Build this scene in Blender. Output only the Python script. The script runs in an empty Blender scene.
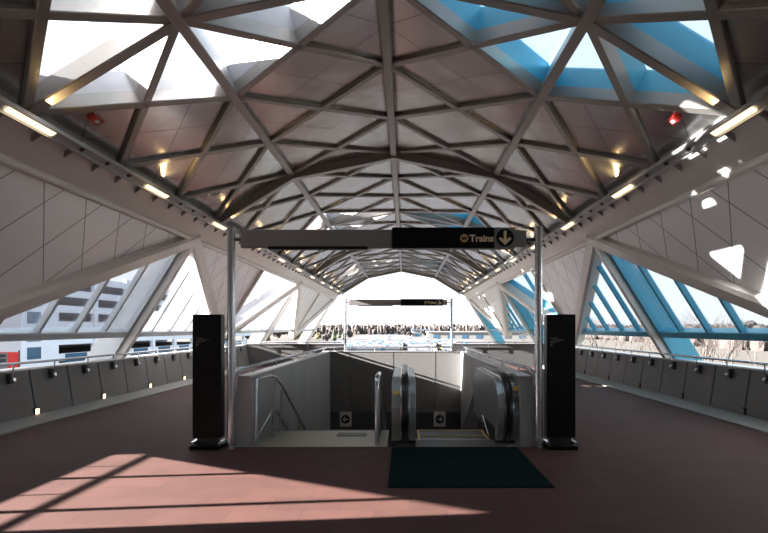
import bpy, math, random
from mathutils import Vector, Matrix
random.seed(7)
V = Vector
S = bpy.context.scene
COL = S.collection
PI = math.pi
BAY = 12.4
CELL = BAY / 6.0
Y0, Y1 = -BAY, 3 * BAY            # ends of the canopy
HALL0, HALL1 = -BAY, 22.0         # ends of the walkway
GROUND = -8.0

# ------------------------------------------------------------------ materials
def srgb(r, g, b):
    f = lambda c: (c / 255 / 12.92) if c / 255 <= .04045 else ((c / 255 + .055) / 1.055) ** 2.4
    return (f(r), f(g), f(b), 1)

def mat(name, col, rough=.5, metal=0., spec=.5, noise=0., nscale=6., bump=0., bscale=40., emit=None, estr=0.):
    m = bpy.data.materials.new(name); m.use_nodes = True
    nt = m.node_tree; b = nt.nodes['Principled BSDF']
    b.inputs['Base Color'].default_value = col
    b.inputs['Roughness'].default_value = rough
    b.inputs['Metallic'].default_value = metal
    b.inputs['Specular IOR Level'].default_value = spec
    if emit:
        b.inputs['Emission Color'].default_value = emit; b.inputs['Emission Strength'].default_value = estr
    if noise:
        tc = nt.nodes.new('ShaderNodeTexCoord'); n = nt.nodes.new('ShaderNodeTexNoise')
        n.inputs['Scale'].default_value = nscale; n.inputs['Detail'].default_value = 6
        nt.links.new(tc.outputs['Object'], n.inputs['Vector'])
        mx = nt.nodes.new('ShaderNodeMix'); mx.data_type = 'RGBA'
        mx.inputs[6].default_value = [c * (1 - noise) for c in col[:3]] + [1]
        mx.inputs[7].default_value = [min(1, c * (1 + noise)) for c in col[:3]] + [1]
        nt.links.new(n.outputs['Fac'], mx.inputs[0]); nt.links.new(mx.outputs[2], b.inputs['Base Color'])
    if bump:
        tc = nt.nodes.new('ShaderNodeTexCoord'); n = nt.nodes.new('ShaderNodeTexNoise')
        n.inputs['Scale'].default_value = bscale; n.inputs['Detail'].default_value = 3
        nt.links.new(tc.outputs['Object'], n.inputs['Vector'])
        bp = nt.nodes.new('ShaderNodeBump'); bp.inputs['Strength'].default_value = bump; bp.inputs['Distance'].default_value = .02
        nt.links.new(n.outputs['Fac'], bp.inputs['Height']); nt.links.new(bp.outputs[0], b.inputs['Normal'])
    return m

def mnode(nt, op, a, b=None, clamp=False):
    n = nt.nodes.new('ShaderNodeMath'); n.operation = op; n.use_clamp = clamp
    for i, x in enumerate((a, b)):
        if x is None: continue
        if isinstance(x, (int, float)): n.inputs[i].default_value = x
        else: nt.links.new(x, n.inputs[i])
    return n.outputs[0]

def joint_mat(name, col, dark, rough, metal, periods, width, tone=.06, bump=.25, bscale=1.6):
    """cladding: fine joints along both directions of the panel's own UV lattice"""
    m = mat(name, col, rough, metal)
    nt = m.node_tree; b = nt.nodes['Principled BSDF']
    uv = nt.nodes.new('ShaderNodeUVMap'); sp = nt.nodes.new('ShaderNodeSeparateXYZ')
    nt.links.new(uv.outputs[0], sp.inputs[0])
    tot = None; ids = []
    for k, p in enumerate(periods):
        d = mnode(nt, 'DIVIDE', sp.outputs[k], p)
        fl = mnode(nt, 'FLOOR', mnode(nt, 'ADD', d, .5)); ids.append(mnode(nt, 'FLOOR', d))
        dist = mnode(nt, 'MULTIPLY', mnode(nt, 'ABSOLUTE', mnode(nt, 'SUBTRACT', d, fl)), p)
        ln = mnode(nt, 'LESS_THAN', dist, width)
        tot = ln if tot is None else mnode(nt, 'MAXIMUM', tot, ln)
    cb = nt.nodes.new('ShaderNodeCombineXYZ'); nt.links.new(ids[0], cb.inputs[0]); nt.links.new(ids[-1], cb.inputs[1])
    wn = nt.nodes.new('ShaderNodeTexWhiteNoise'); wn.noise_dimensions = '2D'; nt.links.new(cb.outputs[0], wn.inputs['Vector'])
    v = mnode(nt, 'ADD', mnode(nt, 'MULTIPLY', wn.outputs['Value'], tone * 2), 1 - tone)
    mul = nt.nodes.new('ShaderNodeVectorMath'); mul.operation = 'SCALE'; mul.inputs[0].default_value = col[:3]
    nt.links.new(v, mul.inputs['Scale'])
    mx = nt.nodes.new('ShaderNodeMix'); mx.data_type = 'RGBA'
    nt.links.new(tot, mx.inputs[0]); nt.links.new(mul.outputs[0], mx.inputs[6]); mx.inputs[7].default_value = dark
    nt.links.new(mx.outputs[2], b.inputs['Base Color'])
    tc = nt.nodes.new('ShaderNodeTexCoord'); n = nt.nodes.new('ShaderNodeTexNoise'); n.inputs['Scale'].default_value = bscale
    n.inputs['Detail'].default_value = 2
    nt.links.new(tc.outputs['Object'], n.inputs['Vector'])
    bp = nt.nodes.new('ShaderNodeBump'); bp.inputs['Strength'].default_value = bump; bp.inputs['Distance'].default_value = .05
    nt.links.new(n.outputs['Fac'], bp.inputs['Height']); nt.links.new(bp.outputs[0], b.inputs['Normal'])
    return m

def glass_mat(name, tint, frit=0., gloss=.08):
    m = bpy.data.materials.new(name); m.use_nodes = True; nt = m.node_tree; nt.nodes.clear()
    out = nt.nodes.new('ShaderNodeOutputMaterial')
    tr = nt.nodes.new('ShaderNodeBsdfTransparent'); tr.inputs[0].default_value = tint
    gl = nt.nodes.new('ShaderNodeBsdfGlossy'); gl.inputs['Roughness'].default_value = .03
    fr = nt.nodes.new('ShaderNodeFresnel'); fr.inputs[0].default_value = 1.45
    f2 = mnode(nt, 'MULTIPLY', fr.outputs[0], gloss * 8, True)
    mx = nt.nodes.new('ShaderNodeMixShader'); nt.links.new(f2, mx.inputs[0])
    nt.links.new(tr.outputs[0], mx.inputs[1]); nt.links.new(gl.outputs[0], mx.inputs[2])
    last = mx
    if frit:
        tl = nt.nodes.new('ShaderNodeBsdfTranslucent'); tl.inputs[0].default_value = (.85, .85, .92, 1)
        m2 = nt.nodes.new('ShaderNodeMixShader'); m2.inputs[0].default_value = frit
        nt.links.new(mx.outputs[0], m2.inputs[1]); nt.links.new(tl.outputs[0], m2.inputs[2]); last = m2
    nt.links.new(last.outputs[0], out.inputs[0])
    return m

M = {}
M['steel'] = mat('steel_paint', (.29, .268, .252, 1), .34, .4, noise=.06)
M['alu'] = mat('aluminium', (.50, .49, .48, 1), .35, .6, noise=.04)
M['stain'] = mat('stainless', (.58, .60, .63, 1), .27, .9, noise=.05, nscale=30)
M['clad'] = joint_mat('ceiling_cladding', (.42, .425, .43, 1), (.17, .16, .155, 1), .24, .85, (.5, .5), .006)
M['pan'] = joint_mat('wall_cladding', (.88, .87, .86, 1), (.26, .25, .24, 1), .38, .1, (.98, .98), .012, .03, .12)
M['white'] = mat('white_paint', (.40, .395, .415, 1), .4, 0)
M['beige'] = mat('beige_paint', (.74, .70, .655, 1), .4, .2, noise=.05)
M['pale'] = mat('pale_paint', (.60, .63, .66, 1), .35, .2)
M['blue'] = mat('sky_tinted_paint', (.085, .37, .52, 1), .35, .05)  # blue sky light painted into the right-hand frames, coffers and webs
M['conc'] = mat('concrete', (.175, .166, .158, 1), .7, noise=.12, nscale=5, bump=.1, bscale=60)
M['shadedconc'] = mat('shaded_concrete', (.075, .072, .07, 1), .75, noise=.12, nscale=5)  # shade on the end parapet put into a darker concrete
M['esc'] = mat('brushed_panel', (.40, .43, .43, 1), .32, .45, noise=.05)
M['kerb'] = mat('kerb_stone', (.25, .235, .215, 1), .7, noise=.12, nscale=8)
M['shaft'] = mat('shaft_concrete', (.31, .305, .295, 1), .6, noise=.1, nscale=3)
M['tan'] = mat('tan_granite', (.28, .25, .175, 1), .45, noise=.2, nscale=60)
M['black'] = mat('black_enamel', (.003, .003, .004, 1), .4, 0, .2)
M['rubber'] = mat('black_rubber', (.012, .012, .013, 1), .35)
M['signgrey'] = mat('sign_grey', (.20, .18, .165, 1), .5)
M['platewhite'] = mat('plate_white', (.62, .60, .56, 1), .5)
M['letters'] = mat('cream_letters', (.80, .62, .38, 1), .5)
M['gold'] = mat('gold_emblem', (.62, .43, .18, 1), .4)
M['dimtext'] = mat('grey_print', (.16, .16, .16, 1), .6)
M['red'] = mat('red_plastic', (.42, .02, .015, 1), .4)
M['yellow'] = mat('yellow_sticker', (.85, .50, .02, 1), .4)
M['stick'] = mat('pale_sticker', (.45, .58, .70, 1), .4)
M['lamp'] = mat('lamp_diffuser', (1, .9, .75, 1), .4, emit=(1, .80, .52, 1), estr=.95)
M['steplamp'] = mat('step_lamp', (1, .8, .5, 1), .4, emit=(1, .74, .40, 1), estr=2.0)
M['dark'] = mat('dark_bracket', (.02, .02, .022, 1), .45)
M['mat'] = mat('mat_fibre', (.006, .015, .017, 1), 1.0, 0, .05, noise=.3, nscale=80, bump=.6, bscale=300)
M['glass'] = glass_mat('clear_glass', (.93, .96, .98, 1), 0.0, .05)
M['glass_left'] = glass_mat('frosted_glass', (.94, .95, .97, 1), .03, .05)
M['glass_sky'] = glass_mat('skylight_glass', (.94, .965, .985, 1), .03, .05)

def floor_material():
    m = mat('floor_tile', (.17, .072, .052, 1), .7, 0, .18)
    nt = m.node_tree; b = nt.nodes['Principled BSDF']
    tc = nt.nodes.new('ShaderNodeTexCoord')
    br = nt.nodes.new('ShaderNodeTexBrick'); br.offset = .5
    br.inputs['Scale'].default_value = 1; br.inputs['Brick Width'].default_value = .66; br.inputs['Row Height'].default_value = .33
    br.inputs['Mortar Size'].default_value = .006; br.inputs['Mortar Smooth'].default_value = .2
    br.inputs['Color1'].default_value = (.098, .046, .039, 1); br.inputs['Color2'].default_value = (.083, .040, .034, 1)
    br.inputs['Mortar'].default_value = (.07, .035, .03, 1)
    nt.links.new(tc.outputs['Object'], br.inputs['Vector'])
    n = nt.nodes.new('ShaderNodeTexNoise'); n.inputs['Scale'].default_value = 3; n.inputs['Detail'].default_value = 8
    nt.links.new(tc.outputs['Object'], n.inputs['Vector'])
    mx = nt.nodes.new('ShaderNodeMix'); mx.data_type = 'RGBA'; mx.blend_type = 'MULTIPLY'; mx.inputs[0].default_value = .35
    nt.links.new(br.outputs['Color'], mx.inputs[6]); nt.links.new(n.outputs['Fac'], mx.inputs[7])
    nt.links.new(mx.outputs[2], b.inputs['Base Color'])
    return m
M['floor'] = floor_material()

# ------------------------------------------------------------------ mesh builder
class MB:
    def __init__(s): s.v = []; s.f = []; s.uv = []; s.hasuv = False
    def add(s, vs, fs, uvf=None):
        o = len(s.v); s.v += [tuple(x) for x in vs]
        for f in fs:
            s.f.append([o + i for i in f])
            if uvf: s.hasuv = True; s.uv.append([uvf(vs[i]) for i in f])
            else: s.uv.append([(0, 0)] * len(f))
        return s
    def box(s, c, d, rot=None):
        c = V(c); hx, hy, hz = d[0] / 2, d[1] / 2, d[2] / 2
        vs = [V((x, y, z)) for x in (-hx, hx) for y in (-hy, hy) for z in (-hz, hz)]
        if rot is not None: vs = [rot @ q for q in vs]
        return s.add([c + q for q in vs], [(0, 1, 3, 2), (4, 6, 7, 5), (0, 4, 5, 1), (2, 3, 7, 6), (0, 2, 6, 4), (1, 5, 7, 3)])
    def bb(s, x0, x1, y0, y1, z0, z1):
        return s.box(((x0 + x1) / 2, (y0 + y1) / 2, (z0 + z1) / 2), (abs(x1 - x0), abs(y1 - y0), abs(z1 - z0)))
    def beam(s, p, q, w, up, a, b, ext=0., ch=0.):
        """bar from p to q, width w, standing from a to b along 'up' (ch: chamfer of the lower edges)"""
        p, q, up = V(p), V(q), V(up)
        ax = (q - p).normalized(); p = p - ax * ext; q = q + ax * ext
        si = ax.cross(up).normalized(); up = si.cross(ax).normalized()
        if ch: prof = [(-w / 2 + ch, a), (w / 2 - ch, a), (w / 2, a + ch), (w / 2, b), (-w / 2, b), (-w / 2, a + ch)]
        else: prof = [(-w / 2, a), (w / 2, a), (w / 2, b), (-w / 2, b)]
        n = len(prof)
        vs = [e + si * x + up * z for e in (p, q) for x, z in prof]
        fs = [(i, (i + 1) % n, n + (i + 1) % n, n + i) for i in range(n)] + [tuple(range(n))[::-1], tuple(range(n, 2 * n))]
        return s.add(vs, fs)
    def slab(s, pts, up, a, b, uvf=None):
        pts = [V(p) for p in pts]; up = V(up); n = len(pts)
        vs = [p + up * a for p in pts] + [p + up * b for p in pts]
        fs = [tuple(range(n))[::-1], tuple(range(n, 2 * n))] + [(i, (i + 1) % n, n + (i + 1) % n, n + i) for i in range(n)]
        return s.add(vs, fs, uvf)
    def prism(s, prof, y0, y1):
        n = len(prof); vs = [V((x, y, z)) for y in (y0, y1) for x, z in prof]
        return s.add(vs, [(i, (i + 1) % n, n + (i + 1) % n, n + i) for i in range(n)] + [tuple(range(n))[::-1], tuple(range(n, 2 * n))])
    def prismx(s, prof, x0, x1):
        n = len(prof); vs = [V((x, y, z)) for x in (x0, x1) for y, z in prof]
        return s.add(vs, [(i, (i + 1) % n, n + (i + 1) % n, n + i) for i in range(n)] + [tuple(range(n))[::-1], tuple(range(n, 2 * n))])
    def tube(s, pts, r, n=10, r1=None):
        pts = [V(p) for p in pts]; k = len(pts); vs = []
        ref = None
        for i, p in enumerate(pts):
            t = (pts[min(i + 1, k - 1)] - pts[max(i - 1, 0)]).normalized()
            if ref is None: ref = V((0, 0, 1)) if abs(t.z) < .9 else V((1, 0, 0))
            u = t.cross(ref).normalized(); w = u.cross(t).normalized(); ref = w
            rr = r if r1 is None else r + (r1 - r) * i / max(1, k - 1)
            vs += [p + u * rr * math.cos(2 * PI * j / n) + w * rr * math.sin(2 * PI * j / n) for j in range(n)]
        fs = [(i * n + j, i * n + (j + 1) % n, (i + 1) * n + (j + 1) % n, (i + 1) * n + j) for i in range(k - 1) for j in range(n)]
        fs += [tuple(range(n))[::-1], tuple(range((k - 1) * n, k * n))]
        return s.add(vs, fs)
    def disc(s, c, r, ax, d, n=24):
        c = V(c); ax = V(ax).normalized()
        return s.tube([c - ax * d / 2, c + ax * d / 2], r, n)
    def build(s, name, m, parent=None, bevel=0, smooth=False):
        me = bpy.data.meshes.new(name); me.from_pydata(s.v, [], s.f)
        if s.hasuv:
            l = me.uv_layers.new(name='UVMap'); k = 0
            for f in s.uv:
                for u in f: l.data[k].uv = u; k += 1
        me.validate(); me.update()
        import bmesh
        bm = bmesh.new(); bm.from_mesh(me); bmesh.ops.recalc_face_normals(bm, faces=bm.faces); bm.to_mesh(me); bm.free()
        me.materials.append(M[m] if isinstance(m, str) else m)
        o = bpy.data.objects.new(name, me); COL.objects.link(o)
        if parent is not None:
            o.parent = parent
            w = V(parent.location)
            if parent.parent is not None: w = w + V(parent.parent.location)
            me.transform(Matrix.Translation(-w))
        if bevel:
            b = o.modifiers.new('bevel', 'BEVEL'); b.width = bevel; b.segments = 2; b.limit_method = 'ANGLE'
        if smooth: 
            me.polygons.foreach_set('use_smooth', [True] * len(me.polygons))
            try: me.set_sharp_from_angle(angle=math.radians(40))
            except Exception: pass
        return o

def tag(o, label=None, cat=None, group=None, kind=None):
    if label: o['label'] = label
    if cat: o['category'] = cat
    if group: o['group'] = group
    if kind: o['kind'] = kind
    return o
def thing(name, loc, label, cat, group=None, kind=None):
    o = bpy.data.objects.new(name, None); o.empty_display_size = .2; COL.objects.link(o); o.location = loc
    return tag(o, label, cat, group, kind)
def copy_tree(o, parent=None):
    c = o.copy(); COL.objects.link(c)
    if parent is not None: c.parent = parent
    for ch in list(o.children): copy_tree(ch, c)
    return c
def text_mesh(txt, size, depth, name, m, parent, loc, bold=0.):
    """lettering standing upright, facing -Y; loc is relative to the parent"""
    cu = bpy.data.curves.new('lettering', 'FONT'); cu.body = txt; cu.size = size; cu.extrude = depth; cu.offset = bold
    t = bpy.data.objects.new('lettering', cu); COL.objects.link(t)
    dg = bpy.context.evaluated_depsgraph_get(); dg.update()
    me = bpy.data.meshes.new_from_object(t.evaluated_get(dg))
    COL.objects.unlink(t); bpy.data.objects.remove(t)
    me.transform(Matrix.Rotation(PI / 2, 4, 'X')); me.transform(Matrix.Translation(V(loc)))
    me.materials.clear(); me.materials.append(M[m])
    o = bpy.data.objects.new(name, me); COL.objects.link(o); o.parent = parent
    return o

# ------------------------------------------------------------------ canopy geometry
LINES = [(4.40, 4.33), (2.52, 5.48), (0.0, 6.0)]      # eave rail, purlin, ridge
def R(sd, line, j): return V((sd * LINES[line][0], j * CELL, LINES[line][1]))
def nrm(sd, strip):
    (xa, za), (xb, zb) = LINES[strip], LINES[strip + 1]
    n = V((zb - za, 0, xa - xb)).normalized()
    return V((sd * n.x, 0, n.z))
FT, FB = (4.95, 3.86), (6.5, 1.38)
def Q(sd, t, y): return V((sd * (FB[0] + (FT[0] - FB[0]) * t), y, FB[1] + (FT[1] - FB[1]) * t))
def fn(sd):
    n = V((FT[1] - FB[1], 0, FB[0] - FT[0])).normalized(); return V((sd * n.x, 0, n.z))
J0, J1 = -6, 18
SIDE = {-1: 'left', 1: 'right'}

# ceiling ---------------------------------------------------------------
ceil = thing('ceiling', (0, 0, 4.4), 'faceted vaulted canopy of brown steel lattice and metal panels overhead', 'ceiling', kind='structure')
MB().beam((0, Y0, 6.0), (0, Y1, 6.0), .15, (0, 0, 1), -.10, .20, ch=.015).build('ridge_beam', 'steel', ceil)
for sd in (-1, 1):
    n = (nrm(sd, 0) + nrm(sd, 1)).normalized()
    MB().beam((sd * 2.52, Y0, 5.48), (sd * 2.52, Y1, 5.48), .15, n, -.05, .22, ch=.015).build('purlin', 'steel', ceil)
for k, j in enumerate(range(J0, J1 + 1, 3)):
    frame = (j % 6 == 0); m = MB()
    for sd in (-1, 1):
        for st in (0, 1):
            m.beam(R(sd, st, j), R(sd, st + 1, j), .20 if frame else .17, nrm(sd, st), -.13 if frame else -.02, .2, .03, ch=.015)
    m.build('arch_rib', 'steel', ceil)
hidden = MB()
for sd in (-1, 1):
    for fam in (1, -1):
        for j in range(J0 - 2, J1 + 3):
            m = MB(); top = -99
            for st in (0, 1):
                a, b = j + fam * st, j + fam * (st + 1)
                if J0 <= a <= J1 and J0 <= b <= J1:
                    (m if max(j, j + 2 * fam) >= 3 else hidden).beam(R(sd, st, a), R(sd, st + 1, b), .13, nrm(sd, st), 0, .2, .02, ch=.012)
            if m.v: m.build('lattice_beam', 'steel', ceil)
tag(hidden.build('lattice_beam', 'steel', ceil), kind='stuff')

def cellpts(sd, st, i):
    A, B, C, D = R(sd, st, i), R(sd, st, i + 1), R(sd, st + 1, i + 1), R(sd, st + 1, i)
    X = (A + C) / 2
    return {'bottom': (A, B, X), 'right': (B, C, X), 'top': (C, D, X), 'left': (D, A, X)}
def opened(st, i):
    k = i % 6
    if k == 3: return ('top', 'left') if st == 0 else ('bottom', 'left')
    if k == 2: return ('top', 'right') if st == 0 else ('bottom', 'right')
    return ()
for bay in range(-1, 3):
    for sd in (-1, 1):
        for st in (0, 1):
            m = MB()
            (xa, za), (xb, zb) = LINES[st], LINES[st + 1]
            def uvf(p, xa=xa, xb=xb):
                t = (abs(p.x) - xa) / (xb - xa); y = p.y / CELL
                return (y + t, y - t)
            for i in range(bay * 6, bay * 6 + 6):
                for key, tri in cellpts(sd, st, i).items():
                    if key not in opened(st, i): m.slab(tri, nrm(sd, st), .06, .15, uvf)
            m.build('cladding', 'clad', ceil)

WIN = [0]
def window_root(loc, label):
    WIN[0] += 1
    return thing('window_%d' % WIN[0], loc, label, 'window', kind='structure')
ORD = ['behind the viewpoint', 'nearest', 'second', 'farthest']
# skylights: a diamond on each slope, at the middle of each bay
for bay in range(-1, 3):
    for sd in (-1, 1):
        c = bay * 6 + 3
        look = 'white-lined' if sd < 0 else 'sky-tinted blue-lined'
        w = window_root((sd * 2.5, c * CELL, 5.5), '%s diamond skylight in the %s slope of the canopy, %s' % (look, SIDE[sd], ORD[bay + 1]))
        fm = 'white' if sd < 0 else 'blue'
        HT = .52
        edges = []
        for st in (0, 1):
            n = nrm(sd, st)
            T = lambda line, j: R(sd, line, j)
            low, mid = (0, 1) if st == 0 else (2, 1)
            tip = T(low, c)
            for d in (-1, 1):
                A, B = T(mid, c + d), T(mid, c)
                X = (tip + A) / 2
                edges += [(tip, A, n), (B, X, n)]
                if st == 0: edges.append((A, B, (nrm(sd, 0) + nrm(sd, 1)).normalized()))
            edges.append((tip, T(mid, c), n))
        m = MB()
        for a, b, n in edges: m.beam(a, b, .12, n, .12, HT, .02)
        m.build('coffer', fm, w)
        m = MB(); g = MB()
        for a, b, n in edges: g.beam(a, b, .05, n, HT, HT + .06, .02)
        for st in (0, 1):
            low = 0 if st == 0 else 2
            m.slab((R(sd, low, c), R(sd, 1, c + 1), R(sd, 1, c - 1)), nrm(sd, st), HT + .02, HT + .035)
        m.build('pane', 'glass_sky', w)
        g.build('glazing_bar', 'alu' if sd < 0 else fm, w)

# side facades -----------------------------------------------------------
for sd in (-1, 1):
    wl = thing('wall_' + SIDE[sd], (sd * 5.5, 0, GROUND), 'inward-leaning %s side wall of triangular metal panels and steel struts' % SIDE[sd], 'wall', kind='structure')
    MB().prism([(sd * x, z) for x, z in ((4.36, 4.32), (4.90, 3.92), (5.0, 3.86), (5.35, 4.15), (4.70, 4.66), (4.44, 4.40))], Y0, Y1).build('eave_beam', 'beige', wl)
    MB().tube([(sd * 4.95, Y0, 3.87), (sd * 4.95, Y1, 3.87)], .07, 10).build('edge_pipe', 'beige', wl, smooth=True)
    m = MB()
    n = fn(sd)
    for k in range(-1, 4):
        y = k * BAY
        MB().beam(Q(sd, -.45, y), Q(sd, 1, y), .16, n, -.06, .10).build('column', 'beige', wl)
        c = MB().beam(Q(sd, -.45, y), Q(sd, 1, y), .34, n, .10, .64)
        tag(c.build('column_web', 'pale' if sd < 0 else 'blue', wl), 'white column web' if sd < 0 else 'column web tinted sky blue')
    for k in range(-1, 3):
        ymid = (k + .5) * BAY
        for d in (-.5, .5):
            yt = ymid + d * BAY
            MB().beam(Q(sd, -.06, ymid), Q(sd, 1, yt), .36, n, -.10, .28, .1, ch=.06).build('diagonal_strut', 'beige', wl)
        for d in (-.5, .5):
            if k == 1 and d > 0: continue
            p = MB()
            def uvf(q, sd=sd):
                t = (q.z - FB[1]) / (FT[1] - FB[1]); return (q.y - 2.1 * (1 - t) + .46, q.y + 2.1 * (1 - t))
            p.slab((Q(sd, 1, ymid), Q(sd, 1, ymid + d * BAY), Q(sd, 0, ymid)), n, .08, .16, uvf)
            p.build('cladding', 'pan', wl)
        if k >= 1:
            MB().beam(Q(sd, 0, ymid), Q(sd, 1, ymid), .14, n, -.02, .12).build('panel_rib', 'beige', wl)
    MB().slab((Q(sd, -.2, -BAY), Q(sd, -.2, -BAY / 2), Q(sd, .05, -BAY / 2), Q(sd, 1, -BAY)), n, .12, .2).build('sun_stop_infill', 'beige', wl)  # added unseen slab, keeps light out behind the viewpoint
    # coffered glazing in the far half of the second bay's panel
    ym = 1.5 * BAY
    w = window_root((sd * 5, ym, 3), '%s triangular coffer window high in the %s side wall beyond the first frame' % ('white' if sd < 0 else 'sky-tinted teal', SIDE[sd]))
    tri = (Q(sd, 1, ym), Q(sd, 1, ym + BAY / 2), Q(sd, 0, ym))
    m = MB()
    for a, b in ((0, 1), (1, 2), (2, 0)): m.beam(tri[a], tri[b], .12, n, .1, .6, .02)
    m.beam((tri[0] + tri[1]) / 2, (tri[2] + tri[1]) / 2, .06, n, .45, .6)
    m.build('coffer', 'white' if sd < 0 else 'blue', w)
    MB().slab(tri, n, .6, .615).build('pane', 'glass_left' if sd < 0 else 'glass', w)
    # triangular windows either side of each frame
    for k in range(0, 4):
        for d in (-1, 1):
            if k == 3 and d == 1: continue
            yf = k * BAY; ym = yf + d * BAY / 2
            frm = 'white-framed' if sd < 0 else 'sky-tinted blue-framed'
            where = ['beside the viewpoint', 'at the first leaning column', 'at the second leaning column', 'at the far end'][k]
            w = window_root((sd * 6, (yf + ym) / 2, 1.2), '%s triangular window on the %s %s, %s half' % (frm, SIDE[sd], where, 'near' if d < 0 else 'far'))
            a, b = sorted((yf, ym))
            fmat = 'pale' if sd < 0 else 'blue'
            opening = (sd < 0 and k == 0 and d == 1)      # unglazed beside the viewpoint; an added unseen slab trims the sun opening
            sun_stopped = (sd < 0 and k == 0 and d == -1)  # this half gets an added unseen slab that stops the sun
            if sun_stopped: MB().slab((Q(sd, .0, yf), Q(sd, .0, ym), Q(sd, 1, yf)), n, .20, .30).build('sun_stop_infill', 'beige', w)
            elif opening:
                MB().slab((Q(sd, -.2, yf), Q(sd, -.2, 3.66), Q(sd, 1 - 3.66 / (BAY / 2), 3.66), Q(sd, 1, yf)), n, .20, .30).build('sun_stop_infill', 'beige', w)
            else: MB().slab((Q(sd, .0, yf), Q(sd, .0, ym), Q(sd, 1, yf)), n, .20, .215).build('pane', 'glass_left' if sd < 0 else 'glass', w)
            if not opening: MB().beam(Q(sd, .03, a), Q(sd, .03, b), .17, n, .10, .28, ch=.02).build('sill', fmat, w)
            for q in range(1, 6):
                ymu = yf + d * q * BAY / 12
                tt = 1 - q / 6.0
                MB().beam(Q(sd, -.2 if opening else 0, ymu), Q(sd, tt, ymu), .07, n, .12, .24, ch=.012).build('mullion', fmat, w)
            MB().beam(Q(sd, 0, ym), Q(sd, 1, yf), .10, n, .16, .34).build('edge_mullion', fmat, w)

wb = MB(); wb.bb(-7, 7, -BAY - .3, -BAY - .05, GROUND, 7.2)  # unseen wall added to keep light from coming in behind
tag(wb.build('wall_light_stop', 'beige'), 'plain beige wall added behind the viewpoint to stop light', 'wall', kind='structure')
# floor --------------------------------------------------------------------
PX, PY0, PY1 = 1.9, 7.06, 14.6
f = MB()
FX = 6.02
f.bb(-FX, -2.0, HALL0, HALL1, -.5, 0); f.bb(2.0, FX, HALL0, HALL1, -.5, 0)
f.bb(-2.0, 2.0, HALL0, PY0, -.5, 0); f.bb(-2.0, 2.0, PY1 + .1, HALL1, -.5, 0)
fl = f.build('floor', 'floor'); tag(fl, 'red brown tiled walkway floor of the overpass', 'floor', kind='structure')

# parapets, kerbs, handrails, step lights -----------------------------------
PAN = BAY / 12
WX = 6.74; BX = 6.58
for sd in (-1, 1):
    p = thing('parapet_wall', (sd * WX, 0, 0), 'low grey panelled parapet wall along the %s edge of the walkway' % SIDE[sd], 'parapet')
    m = MB(); m.prism([(sd * (BX + .04), -.5), (sd * (BX + .04), .03), (sd * (WX + .0), .88), (sd * (WX + .22), .88), (sd * (WX + .22), -.5)], HALL0, HALL1)
    k = round(HALL0 / PAN)
    while k * PAN < HALL1 - .1:
        y0 = k * PAN + .018; y1 = min((k + 1) * PAN - .018, HALL1)
        m.prism([(sd * BX, .06), (sd * (BX + .06), .06), (sd * (WX + .03), .9), (sd * (WX - .03), .9)], y0, y1); k += 1
    m.build('wall_panels', 'conc', p)
    MB().bb(sd * (WX - .03), sd * (WX + .26), HALL0, HALL1, .9, .94).build('coping', 'alu', p, .008)
    MB().prism([(sd * FX, -.5), (sd * FX, .03), (sd * (BX + .03), .07), (sd * (BX + .06), -.5)], HALL0, HALL1).build('kerb', 'kerb', p)
    h = thing('handrail', (sd * 6.7, 0, .9), 'long steel pipe handrail on brackets along the %s parapet' % SIDE[sd], 'handrail')
    MB().tube([(sd * 6.60, HALL0, 1.05), (sd * 6.60, HALL1 - .06, 1.05)], .025, 10).build('rail_pipe', 'stain', h, smooth=True)
    k = 0
    while (k + .5) * PAN < HALL1:
        y = (k + .5) * PAN
        b = MB().bb(sd * (WX - .12), sd * (WX - .04), y - .05, y + .05, .70, .88).build('bracket', 'dark', h)
        m2 = MB().tube([(sd * (WX - .10), y, .80), (sd * 6.62, y, .80), (sd * 6.61, y, .84), (sd * 6.60, y, 1.03)], .014, 8)
        m2.disc((sd * (WX - .14), y, .775), .032, (1, 0, 0), .05, 12)
        tag(m2.build('bracket_arm', 'stain', b, smooth=True), 'steel drop-shaped arm')
        k += 1
    k = 1
    while k * PAN < HALL1 - 1:
        y = k * PAN
        lit = sd < 0
        t = thing('step_light', (sd * BX, y, .06), ('small lit warm step light at the foot of the left parapet' if lit else 'small unlit step light at the foot of the right parapet'), 'light', 'step lights along the %s parapet' % SIDE[sd])
        MB().bb(sd * (BX - .02), sd * (BX + .05), y - .05, y + .05, .06, .20).build('housing', 'dark', t)
        MB().bb(sd * (BX - .03), sd * (BX - .021), y - .04, y + .04, .08, .18).build('lens', 'steplamp' if lit else 'signgrey', t)
        k += 2
# end parapet with its gap for the second stairs
for sd in (-1, 1):
    e = thing('parapet_wall', (sd * 4.5, HALL1, 0), 'shade-coloured end parapet wall %s of the far stair gap' % SIDE[sd], 'parapet')
    m = MB(); m.bb(sd * 2.3, sd * WX, HALL1, HALL1 + .2, -.5, .95)
    m.build('wall_panels', 'shadedconc', e)
    MB().bb(sd * 2.3, sd * WX, HALL1 - .02, HALL1 + .22, .95, .98).build('coping', 'shadedconc', e, .008)
    m = MB().tube([(sd * 2.5, HALL1 - .12, 1.06), (sd * 6.4, HALL1 - .12, 1.06)], .025, 8)
    h = thing('handrail', (sd * 4.5, HALL1 - .12, .9), 'steel pipe handrail on the end parapet %s of the gap' % SIDE[sd], 'handrail')
    m.build('rail_pipe', 'stain', h, smooth=True)
    for q in range(4):
        x = sd * (2.8 + q * 1.15)
        MB().tube([(x, HALL1, .82), (x, HALL1 - .12, .84), (x, HALL1 - .12, 1.05)], .014, 6).build('bracket', 'dark', h)

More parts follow.
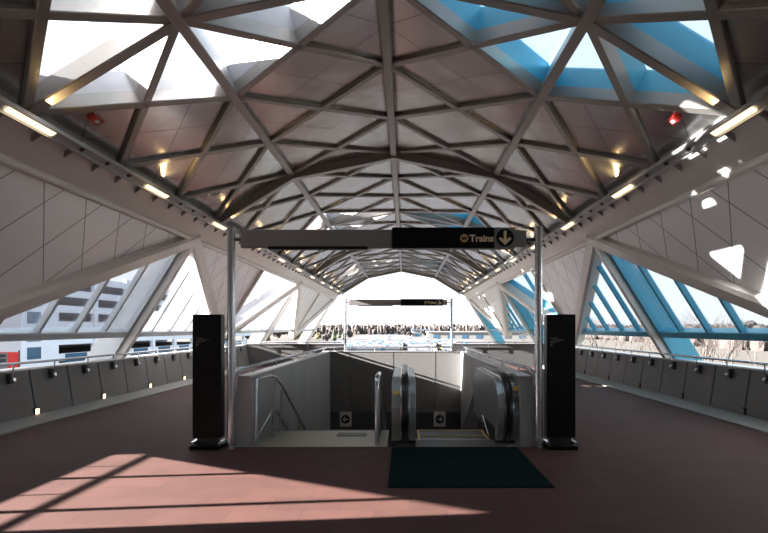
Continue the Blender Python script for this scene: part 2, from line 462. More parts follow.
# stairwell ------------------------------------------------------------------
for sd in (-1, 1):
    w = thing('stairwell_wall', (sd * 2.03, PY0, 0), 'grey concrete guard wall along the %s side of the stairwell' % SIDE[sd], 'wall')
    m = MB()
    npan = 6; L = (PY1 - PY0) / npan
    for q in range(npan):
        y0, y1 = PY0 + q * L + (.008 if q else 0), PY0 + (q + 1) * L - .008
        m.prism([(sd * PX, -4.2), (sd * PX, .985), (sd * 2.08, .985), (sd * 2.24, 0), (sd * 2.24, -.02), (sd * 2.0, -4.2)], y0, y1)
    m.prism([(sd * (PX + .02), -4.2), (sd * (PX + .02), .95), (sd * 2.02, .95), (sd * 2.02, -4.2)], PY0 + .05, PY1 - .05)
    m.build('wall_panels', 'shaft', w, .012)
    MB().bb(sd * (PX - .01), sd * 2.07, PY0 - .01, PY1, .985, 1.01).build('coping', 'alu', w, .006)
    h = thing('handrail', (sd * 2.0, PY0, 1), 'steel pipe rail on top of the %s stairwell wall' % SIDE[sd], 'handrail')
    MB().tube([(sd * 2.13, PY0 + .06, 1.0), (sd * 2.11, PY0 + .06, 1.04), (sd * 2.06, PY0 + .10, 1.10), (sd * 2.0, PY0 + .2, 1.115), (sd * 2.0, PY1 + .1, 1.115)], .026, 10).build('rail_pipe', 'stain', h, smooth=True)
    for q in range(6):
        y = PY0 + .5 + q * 1.3
        MB().tube([(sd * 2.0, y, 1.0), (sd * 2.0, y, 1.11)], .012, 8).build('bracket', 'stain', h)
bw = thing('stairwell_wall', (0, PY1, 0), 'grey panelled fascia wall closing the far end of the stairwell', 'wall')
m = MB(); m.bb(-2.14, 2.14, PY1 + .03, PY1 + .2, -.78, .98)
xs = [-2.14, -1.32, -.05, 1.18, 2.14]
for a, b in zip(xs, xs[1:]): m.bb(a + .012, b - .012, PY1, PY1 + .04, -.78, .98)
m.build('wall_panels', 'conc', bw)
MB().bb(-2.14, 2.14, PY1 - .01, PY1 + .22, .98, 1.005).build('coping', 'alu', bw, .006)
h = thing('handrail', (0, PY1, 1), 'thin steel rail on the far stairwell wall', 'handrail')
MB().tube([(-2.0, PY1 + .1, 1.115), (2.0, PY1 + .1, 1.115)], .022, 10).build('rail_pipe', 'stain', h, smooth=True)
for q in range(4): MB().tube([(-1.8 + q * 1.2, PY1 + .1, 1.0), (-1.8 + q * 1.2, PY1 + .1, 1.11)], .012, 8).build('bracket', 'stain', h)
# lower hall below the fascia, its shade painted in as near-black walls
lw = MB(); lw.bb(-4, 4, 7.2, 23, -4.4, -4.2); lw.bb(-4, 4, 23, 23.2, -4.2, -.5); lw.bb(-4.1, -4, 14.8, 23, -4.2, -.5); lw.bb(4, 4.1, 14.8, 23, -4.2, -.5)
tag(lw.build('wall_lower', 'dark'), 'lower landing walls coloured near-black for shade under the stairwell fascia', 'wall', kind='structure')

# stairs (left half) and landing
st = thing('staircase', (-.95, PY0, 0), 'tan granite staircase going down on the left of the stairwell', 'stairs')
MB().bb(-PX + .005, .02, PY0, 8.22, -.3, .004).build('landing', 'tan', st)
m = MB(); ns = 15
prof = [(8.22, 0)]
y, z = 8.22, 0
for q in range(ns): z -= .17; prof.append((y, z)); y += .29; prof.append((y, z))
prof += [(y, z - .3), (8.22, -.35)]
m.prismx(prof, -PX + .005, -.02).build('flight', 'tan', st)
m = MB()
for q in range(-1, 7): m.bb(-PX + .01, -.02, 8.22 + q * .29 + .235, 8.22 + q * .29 + .292, -.17 * (q + 1) + .001, -.17 * (q + 1) + .006)
m.build('nosing', 'dark', st)
MB().bb(-.78, -.32, 7.75, 7.98, .004, .012).build('floor_grille', 'dark', st)
# stair handrails
h = thing('stair_handrail', (-1.7, PY0, 0), 'steel handrail with posts down the left side of the stairs', 'handrail')
sl = .17 / .29
dn = lambda y, z0: z0 - max(0, y - 7.75) * sl
MB().tube([(-1.84, 7.12, .0), (-1.84, 7.12, .88), (-1.84, 7.15, .93), (-1.83, 7.2, .95), (-1.78, 7.65, .95), (-1.72, 7.75, .92), (-1.7, 8.0, dn(8.0, .92)), (-1.7, 12.2, dn(12.2, .92))], .024, 10).build('rail_pipe', 'stain', h, smooth=True)
MB().tube([(-1.84, 7.12, .12), (-1.78, 7.7, .40), (-1.76, 7.9, .38), (-1.76, 11.5, dn(11.5, .40))], .018, 8).build('lower_rail', 'stain', h, smooth=True)
for y in (7.7, 8.12, 9.4, 10.6):
    zb = 0 if y < 8.22 else -.17 * (math.floor((y - 8.22) / .29) + 1)
    MB().tube([(-1.76, y, zb), (-1.72, y, dn(y, .9))], .018, 8).build('post', 'stain', h, smooth=True)
h = thing('stair_handrail', (-.12, PY0, 0), 'looped steel handrail between the stairs and the escalator', 'handrail')
pts = [(-.12, 7.14, 0), (-.12, 7.14, .80)] + [(-.12, 7.30 - .16 * math.cos(a), .82 + .16 * math.sin(a)) for a in (.4, .8, 1.2, 1.57)] + [(-.12, 7.8, .97)]
pts += [(-.12, 8.1, .86), (-.12, 12, .86 - 3.9 * sl)]
MB().tube(pts, .032, 12).build('rail_pipe', 'stain', h, smooth=True)
MB().tube([(-.12, 7.14, .35), (-.12, 7.85, .35), (-.12, 11.5, .42 - 3.5 * sl)], .02, 8).build('lower_rail', 'stain', h, smooth=True)
for y in (7.8, 9.3, 10.8):
    zb = 0 if y < 8.22 else -.17 * (math.floor((y - 8.22) / .29) + 1)
    MB().tube([(-.12, y, zb), (-.12, y, .97 if y < 7.9 else .86 - (y - 8.1) * sl)], .018, 8).build('post', 'stain', h, smooth=True)

# escalator -------------------------------------------------------------------
def escalator(ox, oy, label):
    e = thing('escalator', (ox, oy, 0), label, 'escalator')
    TAN = math.tan(math.radians(30)); YF, YB, YE = .0, 2.2, 8.0
    def balustrade(x, inner):
        """x centre; inner = +1 when the steps lie on its +x side"""
        RN = .49
        n = 14
        arc = [(RN - RN * math.cos(t), .47 + RN * math.sin(t)) for t in [(-.95 + (PI / 2 + .95) * i / n) for i in range(n + 1)]]
        prof = [(.32, .05)] + arc + [(YB, .96), (YE, .96 - (YE - YB) * TAN), (YE, .1 - (YE - YB) * TAN), (YB, .05)]
        b = MB().prismx([(oy + a, c) for a, c in prof], ox + x - .065, ox + x + .065).build('balustrade', 'stain', e, .01)
        # decking widening at the floor
        MB().prismx([(oy + a, c) for a, c in ((.28, 0), (.30, .22), (1.2, .20), (YE, -.3 - (YE - YB) * TAN), (YE, -.9 - (YE - YB) * TAN), (1.2, -.3), (.28, -.02))], ox + x - .16, ox + x + .16).build('skirt', 'dark', b)
        path = [V((ox + x, oy + a, c)) for a, c in arc] + [V((ox + x, oy + YB, .96)), V((ox + x, oy + YE, .96 - (YE - YB) * TAN))]
        cen = V((ox + x, oy + RN, .47)); mr = MB(); k = len(path); vs = []
        for i, p in enumerate(path):
            t = (path[min(i + 1, k - 1)] - path[max(i - 1, 0)]).normalized(); u = V((1, 0, 0)); w = u.cross(t)
            if w.dot(p - cen) < 0 and i <= n: w = -w
            if i > n: w = V((0, -t.z, t.y)); w = w if w.z > 0 else -w
            for aa, cc in ((-.05, .0), (-.05, .03), (-.03, .045), (.03, .045), (.05, .03), (.05, .0)): vs.append(p + u * aa + w * cc)
        fs = [(i * 6 + j, i * 6 + (j + 1) % 6, (i + 1) * 6 + (j + 1) % 6, (i + 1) * 6 + j) for i in range(k - 1) for j in range(6)]
        fs += [(0, 1, 2, 3, 4, 5), tuple(range((k - 1) * 6, k * 6))[::-1]]
        mr.add(vs, fs).build('handrail', 'rubber', b, smooth=True)
        return b
    bl = balustrade(.26, 1); br = balustrade(1.74, -1)
    # front newel panels
    for x, b, inn in ((.26, bl, 1), (1.74, br, -1)):
        for d, wd in ((.11 * inn, .09), (-.125 * inn, .13 if inn > 0 else .11)):
            pn = MB()
            prof = [(.17, .05), (.06, .32), (.04, .54), (.10, .74), (.24, .88), (.5, .945), (2.2, .945), (2.6, .72), (2.6, .05)]
            pn.prismx([(oy + a, c) for a, c in prof], ox + x + d - wd / 2, ox + x + d + wd / 2).build('newel_panel', 'esc', b, .008)
    MB().disc((ox + .135, oy + .075, .755), .032, (0, -1, .55), .03, 16).build('button', 'yellow', bl)
    MB().box((ox + 1.86, oy + .115, .81), (.085, .012, .075), Matrix.Rotation(-.75, 3, 'X')).build('sticker', 'yellow', br)
    MB().box((ox + 1.86, oy + .028, .46), (.085, .012, .06)).build('sticker', 'stick', br)
    MB().box((ox + 1.86, oy + .048, .66), (.08, .012, .08), Matrix.Rotation(-.3, 3, 'X')).build('sticker', 'dimtext', br)
    for q in range(2): MB().box((ox + 1.88, oy + .62 + q * .55, .975), (.12, .42, .06)).build('cap_block', 'platewhite', br, .02)
    # floor plate, comb, steps
    MB().bb(ox + .42, ox + 1.58, oy - .05, oy + .40, -.2, .006).build('floor_plate', 'dark', e)
    m = MB()
    for q in range(24): m.bb(ox + .43 + q * .048, ox + .445 + q * .048, oy + .40, oy + .50, -.02, .004)
    m.build('comb', 'stain', e)
    for q in range(15):
        y = oy + .42 + q * .40; z = -.012 - max(0, q - 1) * .40 * TAN
        s_ = MB().bb(ox + .45, ox + 1.55, y, y + .40, z - .22, z).build('step', 'dark', e)
        lm = MB(); lm.bb(ox + .45, ox + 1.55, y + .37, y + .398, z, z + .004)
        for xx in (.46, 1.51): lm.bb(ox + xx, ox + xx + .03, y, y + .398, z, z + .004)
        tag(lm.build('safety_line', 'yellow', s_), 'yellow safety edge')
    MB().tube([(ox + 1.56, oy + .65, .02), (ox + 1.56, oy + .85, .07), (ox + 1.56, oy + 1.2, .22), (ox + 1.56, oy + 1.4, .19), (ox + 1.56, oy + 3.6, .19 - 2.2 * TAN)], .012, 6).build('skirt_trim', 'stain', br)
    return e
escalator(.02, 7.08, 'escalator with steel balustrades and black handrails in the near stairwell')
escalator(-.02, 21.7, 'distant escalator beyond the gap in the end parapet')
tag(MB().bb(.10, 1.85, 5.25, PY0 - .04, 0.0, .012).build('entrance_mat', 'mat'), 'dark green black rectangular floor mat before the escalator', 'mat')

# arrow plates under the fascia
def arrow(mb, c, sx, size, th=.006, vertical=False):
    """arrow in the XZ plane facing -Y; sx is the pointing direction"""
    c = V(c)
    def P(a, b): return c + (V((a * sx, 0, b)) if not vertical else V((b, 0, -a))) * size
    mb.slab([P(-.5, -.10), P(.30, -.10), P(.30, .10), P(-.5, .10)], (0, -1, 0), 0, th)
    for s in (1, -1):
        mb.slab([P(.54, 0), P(.10, .46 * s), P(-.06, .32 * s), P(.27, 0)], (0, -1, 0), 0, th)
for x, sx in ((-1.45, -1), (1.29, 1)):
    a = thing('arrow_sign', (x, PY1 - .05, -.78), 'square white plate with a %s arrow disc below the fascia' % ('left-pointing' if sx < 0 else 'right-pointing'), 'sign')
    MB().bb(x - .17, x + .17, PY1 - .05, PY1 - .01, -1.19, -.76).build('plate', 'platewhite', a)
    MB().disc((x, PY1 - .055, -.975), .125, (0, 1, 0), .012, 28).build('disc', 'black', a)
    m = MB(); arrow(m, (x, PY1 - .062, -.975), sx, .17); m.build('arrow', 'platewhite', a)

# overhead signs -------------------------------------------------------------
def overhead(y, px, top, label):
    t = thing('overhead_sign', (0, y, 0), label, 'sign')
    for sd in (-1, 1):
        p = MB().tube([(sd * px, y, 0), (sd * px, y, top + .03)], .055, 16).build('post', 'stain', t, smooth=True)
        MB().disc((sd * px, y, .015), .065, (0, 0, 1), .03, 20).build('foot_plate', 'stain', p)
        MB().tube([(sd * px, y, top - .15), (sd * (px - .2), y, top - .15)], .022, 8).build('arm', 'dark', t)
    k = px / 2.15
    MB().bb(-2.01 * k, .10, y - .05, y + .05, top - .27, top - .02).build('blank_panel', 'signgrey', t, .008)
    MB().bb(-1.62 * k, -.24 * k, y - .055, y + .055, top - .295, top - .255).build('strip_light', 'black', t)
    b = MB().bb(.10, 1.52 * k, y - .075, y + .075, top - .285, top + .005).build('sign_panel', 'black', t, .006)
    text_mesh('Trains', .132 * k, .004, 'lettering', 'letters', b, (1.175 * k, -.079, top - .192), .0038)
    cx = 1.10 * k
    d = MB().disc((cx, y - .078, top - .147), .056 * k, (0, 1, 0), .008, 28).build('emblem', 'gold', t)
    m = MB(); c = V((cx, y - .083, top - .147)); q = .032 * k
    zz = [(-1, .8), (-.5, -.8), (0, .55), (.5, -.8), (1, .8)]
    for (a0, b0), (a1, b1) in zip(zz, zz[1:]): m.beam(c + V((a0 * q, 0, b0 * q)), c + V((a1 * q, 0, b1 * q)), .014 * k, (0, -1, 0), 0, .005)
    tag(m.build('emblem_mark', 'black', d), 'black zigzag W mark')
    g = MB().bb(1.522 * k, 1.81 * k, y - .075, y + .075, top - .285, top + .005).build('arrow_panel', 'signgrey', t, .006)
    cx = 1.665 * k; cz = top - .14
    d = MB().disc((cx, y - .078, cz), .122 * k, (0, 1, 0), .008, 32).build('disc', 'black', t)
    m = MB(); arrow(m, (cx, y - .082, cz), 1, .19 * k, .006, True); m.build('arrow', 'letters', d)
    MB().bb(1.812 * k, 1.97 * k, y - .05, y + .05, top - .255, top - .03).build('end_panel', 'signgrey', t, .006)
overhead(7.0, 2.15, 3.07, 'near black and grey overhead Trains sign on two steel posts')
overhead(21.5, 2.28, 2.92, 'distant overhead Trains sign at the far stair gap')

# pylons -----------------------------------------------------------------------
for sd in (-1, 1):
    x = 2.48 if sd < 0 else 2.455
    t = thing('information_pylon', (sd * x, 7.02, 0), 'black information pylon standing left of the overhead sign' if sd < 0 else 'black information pylon standing right of the overhead sign', 'pylon')
    x *= sd
    b = MB().bb(x - .20, x + .20, 6.96, 7.10, .15, 1.87).build('body', 'black', t, .006)
    MB().bb(x - .15, x + .15, 6.99, 7.07, .04, .16).build('neck', 'dark', t)
    MB().bb(x - .205, x + .205, 6.86, 7.20, 0, .055).build('base_plate', 'black', t, .006)
    for d in (-.19, .19): MB().bb(x + d - .025, x + d + .025, 6.93, 7.13, .055, .10).build('foot', 'stain', t, .005)
    m = MB()
    for r, (a, w) in enumerate(((0, .10), (.02, .16), (0, .13), (0, .07))): m.bb(x - .15 + a, x - .15 + a + w, 6.954, 6.961, 1.535 - r * .022, 1.543 - r * .022)
    m.bb(x - .15, x - .125, 6.954, 6.961, 1.43, 1.455)
    m.build('printed_lines', 'dimtext', b)

# light rails --------------------------------------------------------------------
for sd in (-1, 1):
    t = thing('light_rail', (sd * 4.2, 0, 4.3), 'long aluminium light channel running under the %s eave' % SIDE[sd], 'light')
    rot = Matrix.Rotation(sd * math.radians(28), 3, 'Y')
    cx, cz = sd * 4.29, 4.225
    off = lambda a, b: V((cx, 0, cz)) + rot @ V((a, 0, b))
    m = MB()
    L = Y1 - Y0; c = off(0, 0); m.box((c.x, (Y0 + Y1) / 2, c.z), (.13, L, .05), rot)
    for a in (-.07, .07):
        c = off(a, -.03); m.box((c.x, (Y0 + Y1) / 2, c.z), (.02, L, .09), rot)
    m.build('channel', 'alu', t)
    y = -.1
    q = 0
    while y < Y1 - 1:
        if y > -1:
            c = off(0, -.036)
            MB().box((c.x, y, c.z), (.085, .75, .03), rot).build('lamp', 'lamp', t)
            for dd in (.95, 1.55, 2.15):
                MB().disc((c.x, y + dd, c.z), .035, rot @ V((0, 0, 1)), .02, 12).build('downlight', 'dark', t)
            c = off(-.02 * sd, .12)
            la = bpy.data.lights.new('uplight', 'AREA'); la.shape = 'RECTANGLE'; la.size = .12; la.size_y = .6
            la.energy = 3; la.color = (1, .68, .30)
            lo = bpy.data.objects.new('uplight', la); COL.objects.link(lo); lo.parent = t
            lo.location = V((sd * 4.12, y + .1, 4.46)) - V(t.location)
            lo.rotation_euler = V((-sd * .45, 0, 1)).to_track_quat('-Z', 'Y').to_euler()
        y += BAY / 4
    yy = 4.0
    # small triangular hanger brackets behind the channel
    while yy < Y1:
        MB().slab([V((sd * 4.40, yy, 4.21)), V((sd * 4.56, yy, 4.10)), V((sd * 4.54, yy, 4.20)), V((sd * 4.40, yy, 4.30))], (0, 1, 0), -.02, .02).build('hanger', 'steel', t); yy += BAY / 20

# alarms and speakers on the ceiling ------------------------------------------------
def on_roof(sd, t, y, off):
    (xa, za), (xb, zb) = LINES[0], LINES[1]
    return V((sd * (xa + (xb - xa) * t), y, za + (zb - za) * t)) + nrm(sd, 0) * off
for sd in (-1, 1):
    for k, y in enumerate((7.0, 14.2)):
        c = on_roof(sd, .20, y, .04)
        a = thing('fire_alarm', c, 'red fire alarm on the %s ceiling panels, %s' % (SIDE[sd], 'near one' if k == 0 else 'farther one'), 'alarm')
        rot = nrm(sd, 0).to_track_quat('Z', 'Y').to_matrix()
        MB().box(c, (.17, .28, .06) if False else (.20, .12, .05), Matrix.Rotation(0, 3, 'Z') @ rot).build('housing', 'red', a, .01)
        MB().box(c - nrm(sd, 0) * .03, (.07, .05, .015), rot).build('strobe', 'platewhite', a)
    for k, y in enumerate((11.1, 4.45)):
        c = on_roof(sd, .27 if k == 0 else .35, y, .05)
        a = thing('ceiling_speaker', c, 'round white ceiling speaker in the %s ceiling panels, %s' % (SIDE[sd], 'by the first arch' if k == 0 else 'at the edge of view'), 'speaker')
        m = MB().disc(c, .13, nrm(sd, 0), .04, 24); m.build('rim', 'platewhite', a, .006)
        MB().disc(c - nrm(sd, 0) * .012, .10, nrm(sd, 0), .03, 24).build('grille', 'signgrey', a)

# ------------------------------------------------------------------ outside
M['ground'] = mat('winter_grass', (.045, .038, .030, 1), .95, noise=.3, nscale=.03)
M['asphalt'] = mat('asphalt', (.075, .075, .088, 1), .9, noise=.1, nscale=.2)
M['bark'] = mat('bark', (.055, .045, .04, 1), .9, noise=.2)
M['twig'] = mat('bare_twigs', (.04, .033, .031, 1), .95, noise=.35, nscale=.12)
M['olive'] = mat('olive_foliage', (.11, .088, .035, 1), .95, noise=.4, nscale=.6)
M['ever'] = mat('evergreen_foliage', (.04, .05, .03, 1), .95, noise=.4, nscale=.6)
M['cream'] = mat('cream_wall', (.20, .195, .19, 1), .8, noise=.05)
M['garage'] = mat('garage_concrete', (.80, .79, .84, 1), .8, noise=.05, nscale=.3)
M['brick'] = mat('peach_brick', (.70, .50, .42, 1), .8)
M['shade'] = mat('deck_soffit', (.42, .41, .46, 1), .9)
M['bglass'] = mat('blue_glazing', (.05, .12, .20, 1), .15, .2)
M['bannerred'] = mat('red_banner', (.60, .03, .03, 1), .6)
M['vanwhite'] = mat('white_vehicle', (.16, .17, .195, 1), .4)
M['vanblue'] = mat('blue_vehicle', (.12, .26, .45, 1), .3, .2)
M['canopyblue'] = mat('blue_roofing', (.07, .13, .21, 1), .4)
g = MB(); g.bb(-2500, 2500, -300, 5000, GROUND - 1, GROUND); tag(g.build('ground', 'ground'), 'dry winter ground around the station', 'ground', kind='structure')
g = MB(); g.bb(-55, 60, 60, 3000, GROUND, GROUND + .05); tag(g.build('road', 'asphalt'), 'wide pale road and lot running away from the station', 'road', kind='structure')

# parking garage on the left
gr = thing('parking_garage', (-70, 100, GROUND), 'pale multi-storey parking garage seen through the left windows', 'building')
GX, GA, GB = -70.0, 100.0, 230.0
top = 13.2; FH = 3.3
m = MB(); z = GROUND + 3.4; lev = []
while z < top: lev.append(z); z += FH
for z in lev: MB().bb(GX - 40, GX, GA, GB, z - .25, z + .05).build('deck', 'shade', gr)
for z in lev: MB().bb(GX - .1, GX + .25, GA, GB, z - .45, z + 1.05).build('spandrel', 'garage', gr)
y = GA
while y <= GB: MB().bb(GX - .3, GX + .55, y - .7, y + .7, GROUND, top + .6).build('pier', 'garage', gr); y += 13
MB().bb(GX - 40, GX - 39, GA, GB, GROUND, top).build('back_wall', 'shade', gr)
MB().bb(GX - 12, GX + 1.2, GA - 10, GA - .5, GROUND, top + 2.5).build('stair_tower', 'garage', gr)
for z in lev:
    MB().bb(GX + 1.18, GX + 1.3, GA - 8.6, GA - 5.2, z + .5, z + 2.7).build('tower_window', 'bglass', gr)
y = GA + 3
while y < GB - 8: MB().bb(GX + .2, GX + .34, y, y + 7, -6.3, -3.6).build('storefront', 'bglass', gr); y += 13
of = thing('office_block', (-74, 75, GROUND), 'cream office block with window grid beside the parking garage', 'building')
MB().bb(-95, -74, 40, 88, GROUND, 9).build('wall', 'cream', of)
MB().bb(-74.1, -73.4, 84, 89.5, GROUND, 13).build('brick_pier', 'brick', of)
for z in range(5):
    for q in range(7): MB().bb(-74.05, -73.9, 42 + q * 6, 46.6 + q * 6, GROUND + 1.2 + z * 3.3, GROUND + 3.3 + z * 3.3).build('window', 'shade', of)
bn = thing('street_banner', (-48, 60, GROUND), 'red banner sign with a black and white emblem at the left edge', 'sign')
for q in range(2): MB().tube([(-50 + q * 3.9, 60.1, GROUND), (-50 + q * 3.9, 60.1, -1.0)], .08, 8).build('post', 'dark', bn)
MB().bb(-50, -46.1, 59.9, 60.0, -4.2, -1.2).build('banner', 'bannerred', bn)
MB().bb(-48.7, -47.3, 59.84, 59.9, -4.0, -1.3).build('emblem_plate', 'vanwhite', bn)
for q in range(2): MB().bb(-48.5, -47.5, 59.8, 59.84, -2.4 + q * .55, -2.0 + q * .55).build('emblem_mark', 'dark', bn)

# added unseen solid left of the frame, keeping sun off the first closed bay
et = thing('sun_blocker', (-17, 8, GROUND), 'added sun-blocking solid outside the left wall, beyond the frame', 'building', kind='structure')
MB().bb(-20, -15, 5.25, 11.4, GROUND, 6.3).build('shaft', 'garage', et)  # added solid block that only stops sun, no lift inside
MB().bb(-20.3, -14.7, 4.95, 11.7, 6.3, 6.6).build('roof', 'shade', et)  # top of the added sun-blocking solid

# vehicles on the lot
def vehicle(kind, x, y, m, label, group, rz=0):
    t = thing(kind, (x, y, GROUND + .05), label, 'car' if kind == 'parked_car' else 'truck', group)
    z = GROUND + .05
    if kind == 'parked_car':
        MB().prismx([(y + a, z + b) for a, b in ((-2.2, .35), (-2.2, .9), (-1.3, 1.0), (-.7, 1.5), (.9, 1.5), (1.6, 1.0), (2.2, .9), (2.2, .35))], x - .9, x + .9).build('body', m, t)
        MB().prismx([(y + a, z + b) for a, b in ((-1.2, 1.02), (-.68, 1.44), (.86, 1.44), (1.45, 1.02))], x - .92, x + .92).build('windows', 'bglass', t)
    else:
        MB().bb(x - 1.3, x + 1.3, y - 4, y + 5, z + .9, z + 3.8).build('box', m, t)
        MB().prismx([(y + a, z + b) for a, b in ((-6, .5), (-6, 1.7), (-5.4, 2.6), (-4.1, 2.7), (-4.1, .5))], x - 1.15, x + 1.15).build('cab', 'vanwhite', t)
    for dx in (-.8, .8):
        for dy in (-1.4, 1.4): MB().disc((x + dx, y + dy * (1 if kind == 'parked_car' else 3), z + .33), .33, (1, 0, 0), .2, 12).build('wheel', 'rubber', t)
    return t
first = None
for r in range(5):
    for c in range(11):
        if random.random() < .2: continue
        x = -28 + c * 6.5 + random.uniform(-.6, .6); y = 215 + r * 42 + random.uniform(-4, 4)
        if any(abs(x - a) < 5 and abs(y - b) < 10 for a, b in ((4.2, 318), (16, 345), (-12, 390))): continue
        m_ = random.choice(['vanwhite', 'vanwhite', 'vanblue', 'canopyblue'])
        if first is None: first = {}
        if m_ not in first:
            first[m_] = vehicle('parked_car', x, y, m_, '', 'cars parked in the far lot'); o = first[m_]; oy = o.location.copy()
        else:
            o = copy_tree(first[m_]); o.location = (x, y, GROUND + .05)
        o['label'] = {'vanwhite': 'tiny white car in the far lot beyond the gap', 'vanblue': 'tiny dark blue car in the far lot beyond the gap', 'canopyblue': 'tiny light blue car in the far lot beyond the gap'}[m_]
        o['group'] = {'vanwhite': 'white cars in the far lot', 'vanblue': 'dark blue cars in the far lot', 'canopyblue': 'light blue cars in the far lot'}[m_]
for x, y, l in ((4.2, 318, 'white box truck standing mid-lot ahead'), (16, 345, 'white box truck on the right of the far lot'), (-12, 390, 'white box truck on the left of the far lot')):
    vehicle('box_truck', x, y, 'vanwhite', l, None)
def shed(x0, x1, y, h, rm, label):
    t = thing('warehouse', ((x0 + x1) / 2, y, GROUND), label, 'building')
    MB().bb(x0, x1, y, y + 40, GROUND, GROUND + h).build('wall', 'cream', t)
    MB().bb(x0 - 1, x1 + 1, y - 1, y + 41, GROUND + h, GROUND + h + .8).build('roof', rm, t)
    n = int((x1 - x0) / 12)
    for q in range(n): MB().bb(x0 + 4 + q * 12, x0 + 9 + q * 12, y - .15, y + .1, GROUND + 1, GROUND + 4).build('door', 'bglass', t)
shed(20, 150, 420, 6, 'cream', 'long low cream warehouse on the right of the far view')
shed(8, 30, 560, 7, 'canopyblue', 'small blue-roofed shed in the middle distance')

# trees
def bare_tree_mesh(seed, H):
    rd = random.Random(seed); m = MB()
    def grow(p, d, L, r, lv):
        pts = [p]; q = p; dd = d
        for i in range(3):
            dd = (dd + V((rd.uniform(-.14, .14), rd.uniform(-.14, .14), rd.uniform(0, .10)))).normalized(); q = q + dd * L / 3; pts.append(q)
        m.tube(pts, r, 5 if lv < 2 else 3, r * .6)
        if lv >= 4: return
        n = 5 if lv == 0 else rd.choice((3, 4))
        for i in range(n):
            f = (.45 + .55 * (i + 1) / n); idx = f * 3; k = min(2, int(idx)); b = pts[k].lerp(pts[k + 1], idx - k)
            a = rd.uniform(0, 2 * PI); sp = rd.uniform(.35, .8)
            nd = (dd + V((math.cos(a) * sp, math.sin(a) * sp, .15))).normalized()
            grow(b, nd, L * rd.uniform(.55, .75), max(.012, r * .5), lv + 1)
    grow(V((0, 0, 0)), V((0, 0, 1)), H * .42, H * .014, 0)
    return m
protos = []
for k in range(4):
    o = bare_tree_mesh(20 + k, 12 + k * .8).build('bare_tree', 'bark')
    protos.append(o)
spots = []
rt = random.Random(5)
for i in range(34):
    for tr in range(200):
        y = 14 + i * 5.2 + rt.uniform(-3, 3); x = 34 + rt.uniform(-4, 40) + i * .4
        if all(math.hypot(x - a, y - b) > 12.5 for a, b in spots): break
    spots.append((x, y))
for i in range(10): spots.append((-60 + i * 14, 470 + rt.uniform(-12, 12)))
for i, (x, y) in enumerate(spots):
    o = protos[i] if i < 4 else protos[i % 4].copy()
    if i >= 4: COL.objects.link(o)
    o.location = (x, y, GROUND); o.rotation_euler.z = rt.uniform(0, 6.28); s = rt.uniform(.8, 1.05); o.scale = (s, s, s)
    if i < 34: tag(o, 'leafless winter tree beyond the blue right-hand windows', 'tree', 'bare trees along the right side')
    else: tag(o, 'leafless tree far ahead under the open end of the canopy', 'tree', 'bare trees far ahead')
def blob(mb, c, rx, ry, rz, rd):
    n, k = 7, 5; vs = []
    for i in range(k + 1):
        th = PI * i / k
        for j in range(n):
            ph = 2 * PI * j / n; w = 1 + rd.uniform(-.22, .22)
            vs.append(V(c) + V((rx * w * math.sin(th) * math.cos(ph), ry * w * math.sin(th) * math.sin(ph), rz * w * math.cos(th))))
    fs = [(i * n + j, i * n + (j + 1) % n, (i + 1) * n + (j + 1) % n, (i + 1) * n + j) for i in range(k) for j in range(n)]
    mb.add(vs, fs)
rd = random.Random(11)
def leafy_mesh(mt, H, conifer):
    t = bpy.data.objects.new('evergreen_tree' if conifer else 'shrubby_tree', None); COL.objects.link(t)
    m = MB()
    if conifer:
        for q in range(6): blob(m, (0, 0, H * (.25 + .13 * q)), H * (.22 - .03 * q), H * (.22 - .03 * q), H * .14, rd)
    else:
        for q in range(12): blob(m, (rd.uniform(-.3, .3) * H, rd.uniform(-.3, .3) * H, H * rd.uniform(.35, .8)), H * .2, H * .2, H * .17, rd)
    m.build('crown', mt, t); MB().tube([(0, 0, 0), (0, 0, H * .5)], H * .025, 6).build('trunk', 'bark', t)
    return t
pr = {'olive': leafy_mesh('olive', 7, False), 'ever': leafy_mesh('ever', 8, True), 'twig': leafy_mesh('twig', 7, False)}
used = set(); placed = []
for i in range(40):
    kd = rd.choice(['olive', 'olive', 'ever', 'twig', 'twig'])
    o = pr[kd] if kd not in used else copy_tree(pr[kd]); used.add(kd)
    side = rd.choice((-1, -1, 1)); y = rd.uniform(330, 520)
    for tr in range(400):
        x = rd.uniform(-130, -38) if side < 0 else rd.uniform(-25, 130); y = rd.uniform(300, 440) if side < 0 else rd.uniform(480, 680)
        if all(math.hypot(x - a, y - b) > 13 for a, b in placed) and not (5 < x < 36 and 545 < y < 615) and not (460 - 8 < y < 490): break
    placed.append((x, y))
    o.location = (x, y, GROUND)
    s = rd.uniform(.8, 1.35); o.scale = (s, s, s)
    tag(o, {'olive': 'yellowish olive tree in the far landscape ahead', 'ever': 'dark evergreen tree in the far landscape ahead', 'twig': 'brown rounded bare-twigged tree in the far landscape ahead'}[kd], 'tree', {'olive': 'olive trees far ahead', 'ever': 'evergreens far ahead', 'twig': 'brown trees far ahead'}[kd])
m = MB()
for i in range(2600): x = rd.uniform(-650, 800); blob(m, (x, 800 + rd.uniform(-90, 260) + abs(x) * .1, GROUND + rd.uniform(2, 11)), rd.uniform(2, 4.5), 4, rd.uniform(3, 6.5), rd)
tag(m.build('tree_belt', 'twig', smooth=True), 'hazy brown belt of winter woodland along the horizon', 'woodland', kind='stuff')
m = MB()
for i in range(700): 
    y = rd.uniform(-20, 600); blob(m, (125 + rd.uniform(0, 40) + y * .1, y, GROUND + rd.uniform(2, 6)), rd.uniform(2.5, 5), 4, rd.uniform(4, 7), rd)
tag(m.build('tree_belt', 'twig', smooth=True), 'brown woodland behind the bare trees on the right', 'woodland', kind='stuff')

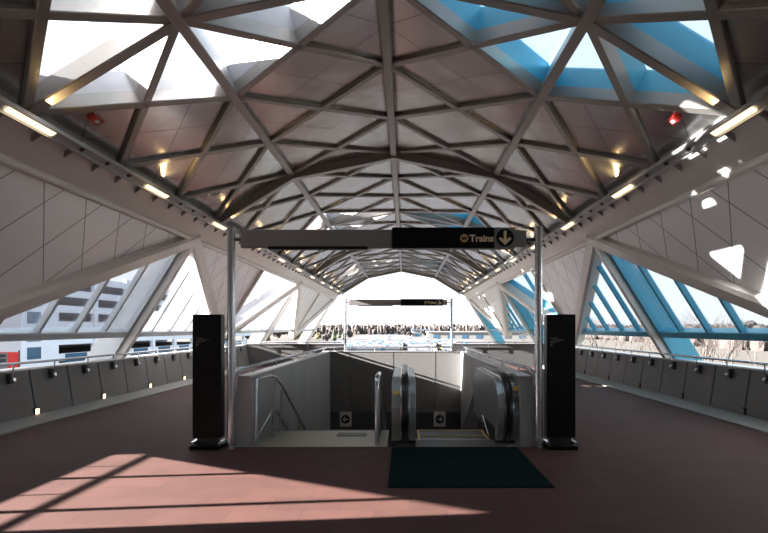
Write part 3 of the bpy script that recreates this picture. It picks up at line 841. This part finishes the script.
# ------------------------------------------------------------------ light
SUN_DIR = V((1, .12, -.30))         # travel direction
su = bpy.data.lights.new('sun', 'SUN'); su.energy = 40.0; su.angle = math.radians(.55); su.color = (1, .95, .90)
so = bpy.data.objects.new('sun', su); COL.objects.link(so); so.rotation_euler = SUN_DIR.to_track_quat('-Z', 'Y').to_euler(); so.location = (-60, -40, 40)
w = bpy.data.worlds.new('sky'); S.world = w; w.use_nodes = True
nt = w.node_tree; bg = nt.nodes['Background']
tc = nt.nodes.new('ShaderNodeTexCoord'); sp = nt.nodes.new('ShaderNodeSeparateXYZ'); nt.links.new(tc.outputs['Generated'], sp.inputs[0])
zr = nt.nodes.new('ShaderNodeValToRGB'); nt.links.new(sp.outputs[2], zr.inputs[0])
zr.color_ramp.elements[0].position = 0; zr.color_ramp.elements[0].color = (.95, .96, .98, 1)
zr.color_ramp.elements[1].position = .75; zr.color_ramp.elements[1].color = (.72, 1.0, 1.2, 1)
e = zr.color_ramp.elements.new(.22); e.color = (.82, .94, 1.05, 1)
# brighter, whiter towards the sun's side
dt = nt.nodes.new('ShaderNodeVectorMath'); dt.operation = 'DOT_PRODUCT'; nt.links.new(tc.outputs['Generated'], dt.inputs[0])
dt.inputs[1].default_value = (-SUN_DIR).normalized()
mr = nt.nodes.new('ShaderNodeMapRange'); nt.links.new(dt.outputs['Value'], mr.inputs[0]); mr.inputs[1].default_value = -.2; mr.inputs[2].default_value = .9
mx = nt.nodes.new('ShaderNodeMix'); mx.data_type = 'RGBA'; nt.links.new(mr.outputs[0], mx.inputs[0])
nt.links.new(zr.outputs[0], mx.inputs[6]); mx.inputs[7].default_value = (.74, .74, .74, 1)
nt.links.new(mx.outputs[2], bg.inputs[0]); bg.inputs[1].default_value = 1.0

# ------------------------------------------------------------------ camera
cam = bpy.data.cameras.new('camera'); co = bpy.data.objects.new('camera', cam); COL.objects.link(co)
co.location = (.28, 0, 1.68); co.rotation_euler = (PI / 2, 0, 0)
cam.sensor_width = 36; cam.lens = 36 * 500 / 768
cam.shift_x = -21 / 768; cam.shift_y = 61.5 / 768
cam.clip_start = .05; cam.clip_end = 6000
S.camera = co
S.view_settings.view_transform = 'Standard'; S.view_settings.look = 'None'; S.view_settings.exposure = .85; S.view_settings.gamma = 1
S.view_settings.use_curve_mapping = False
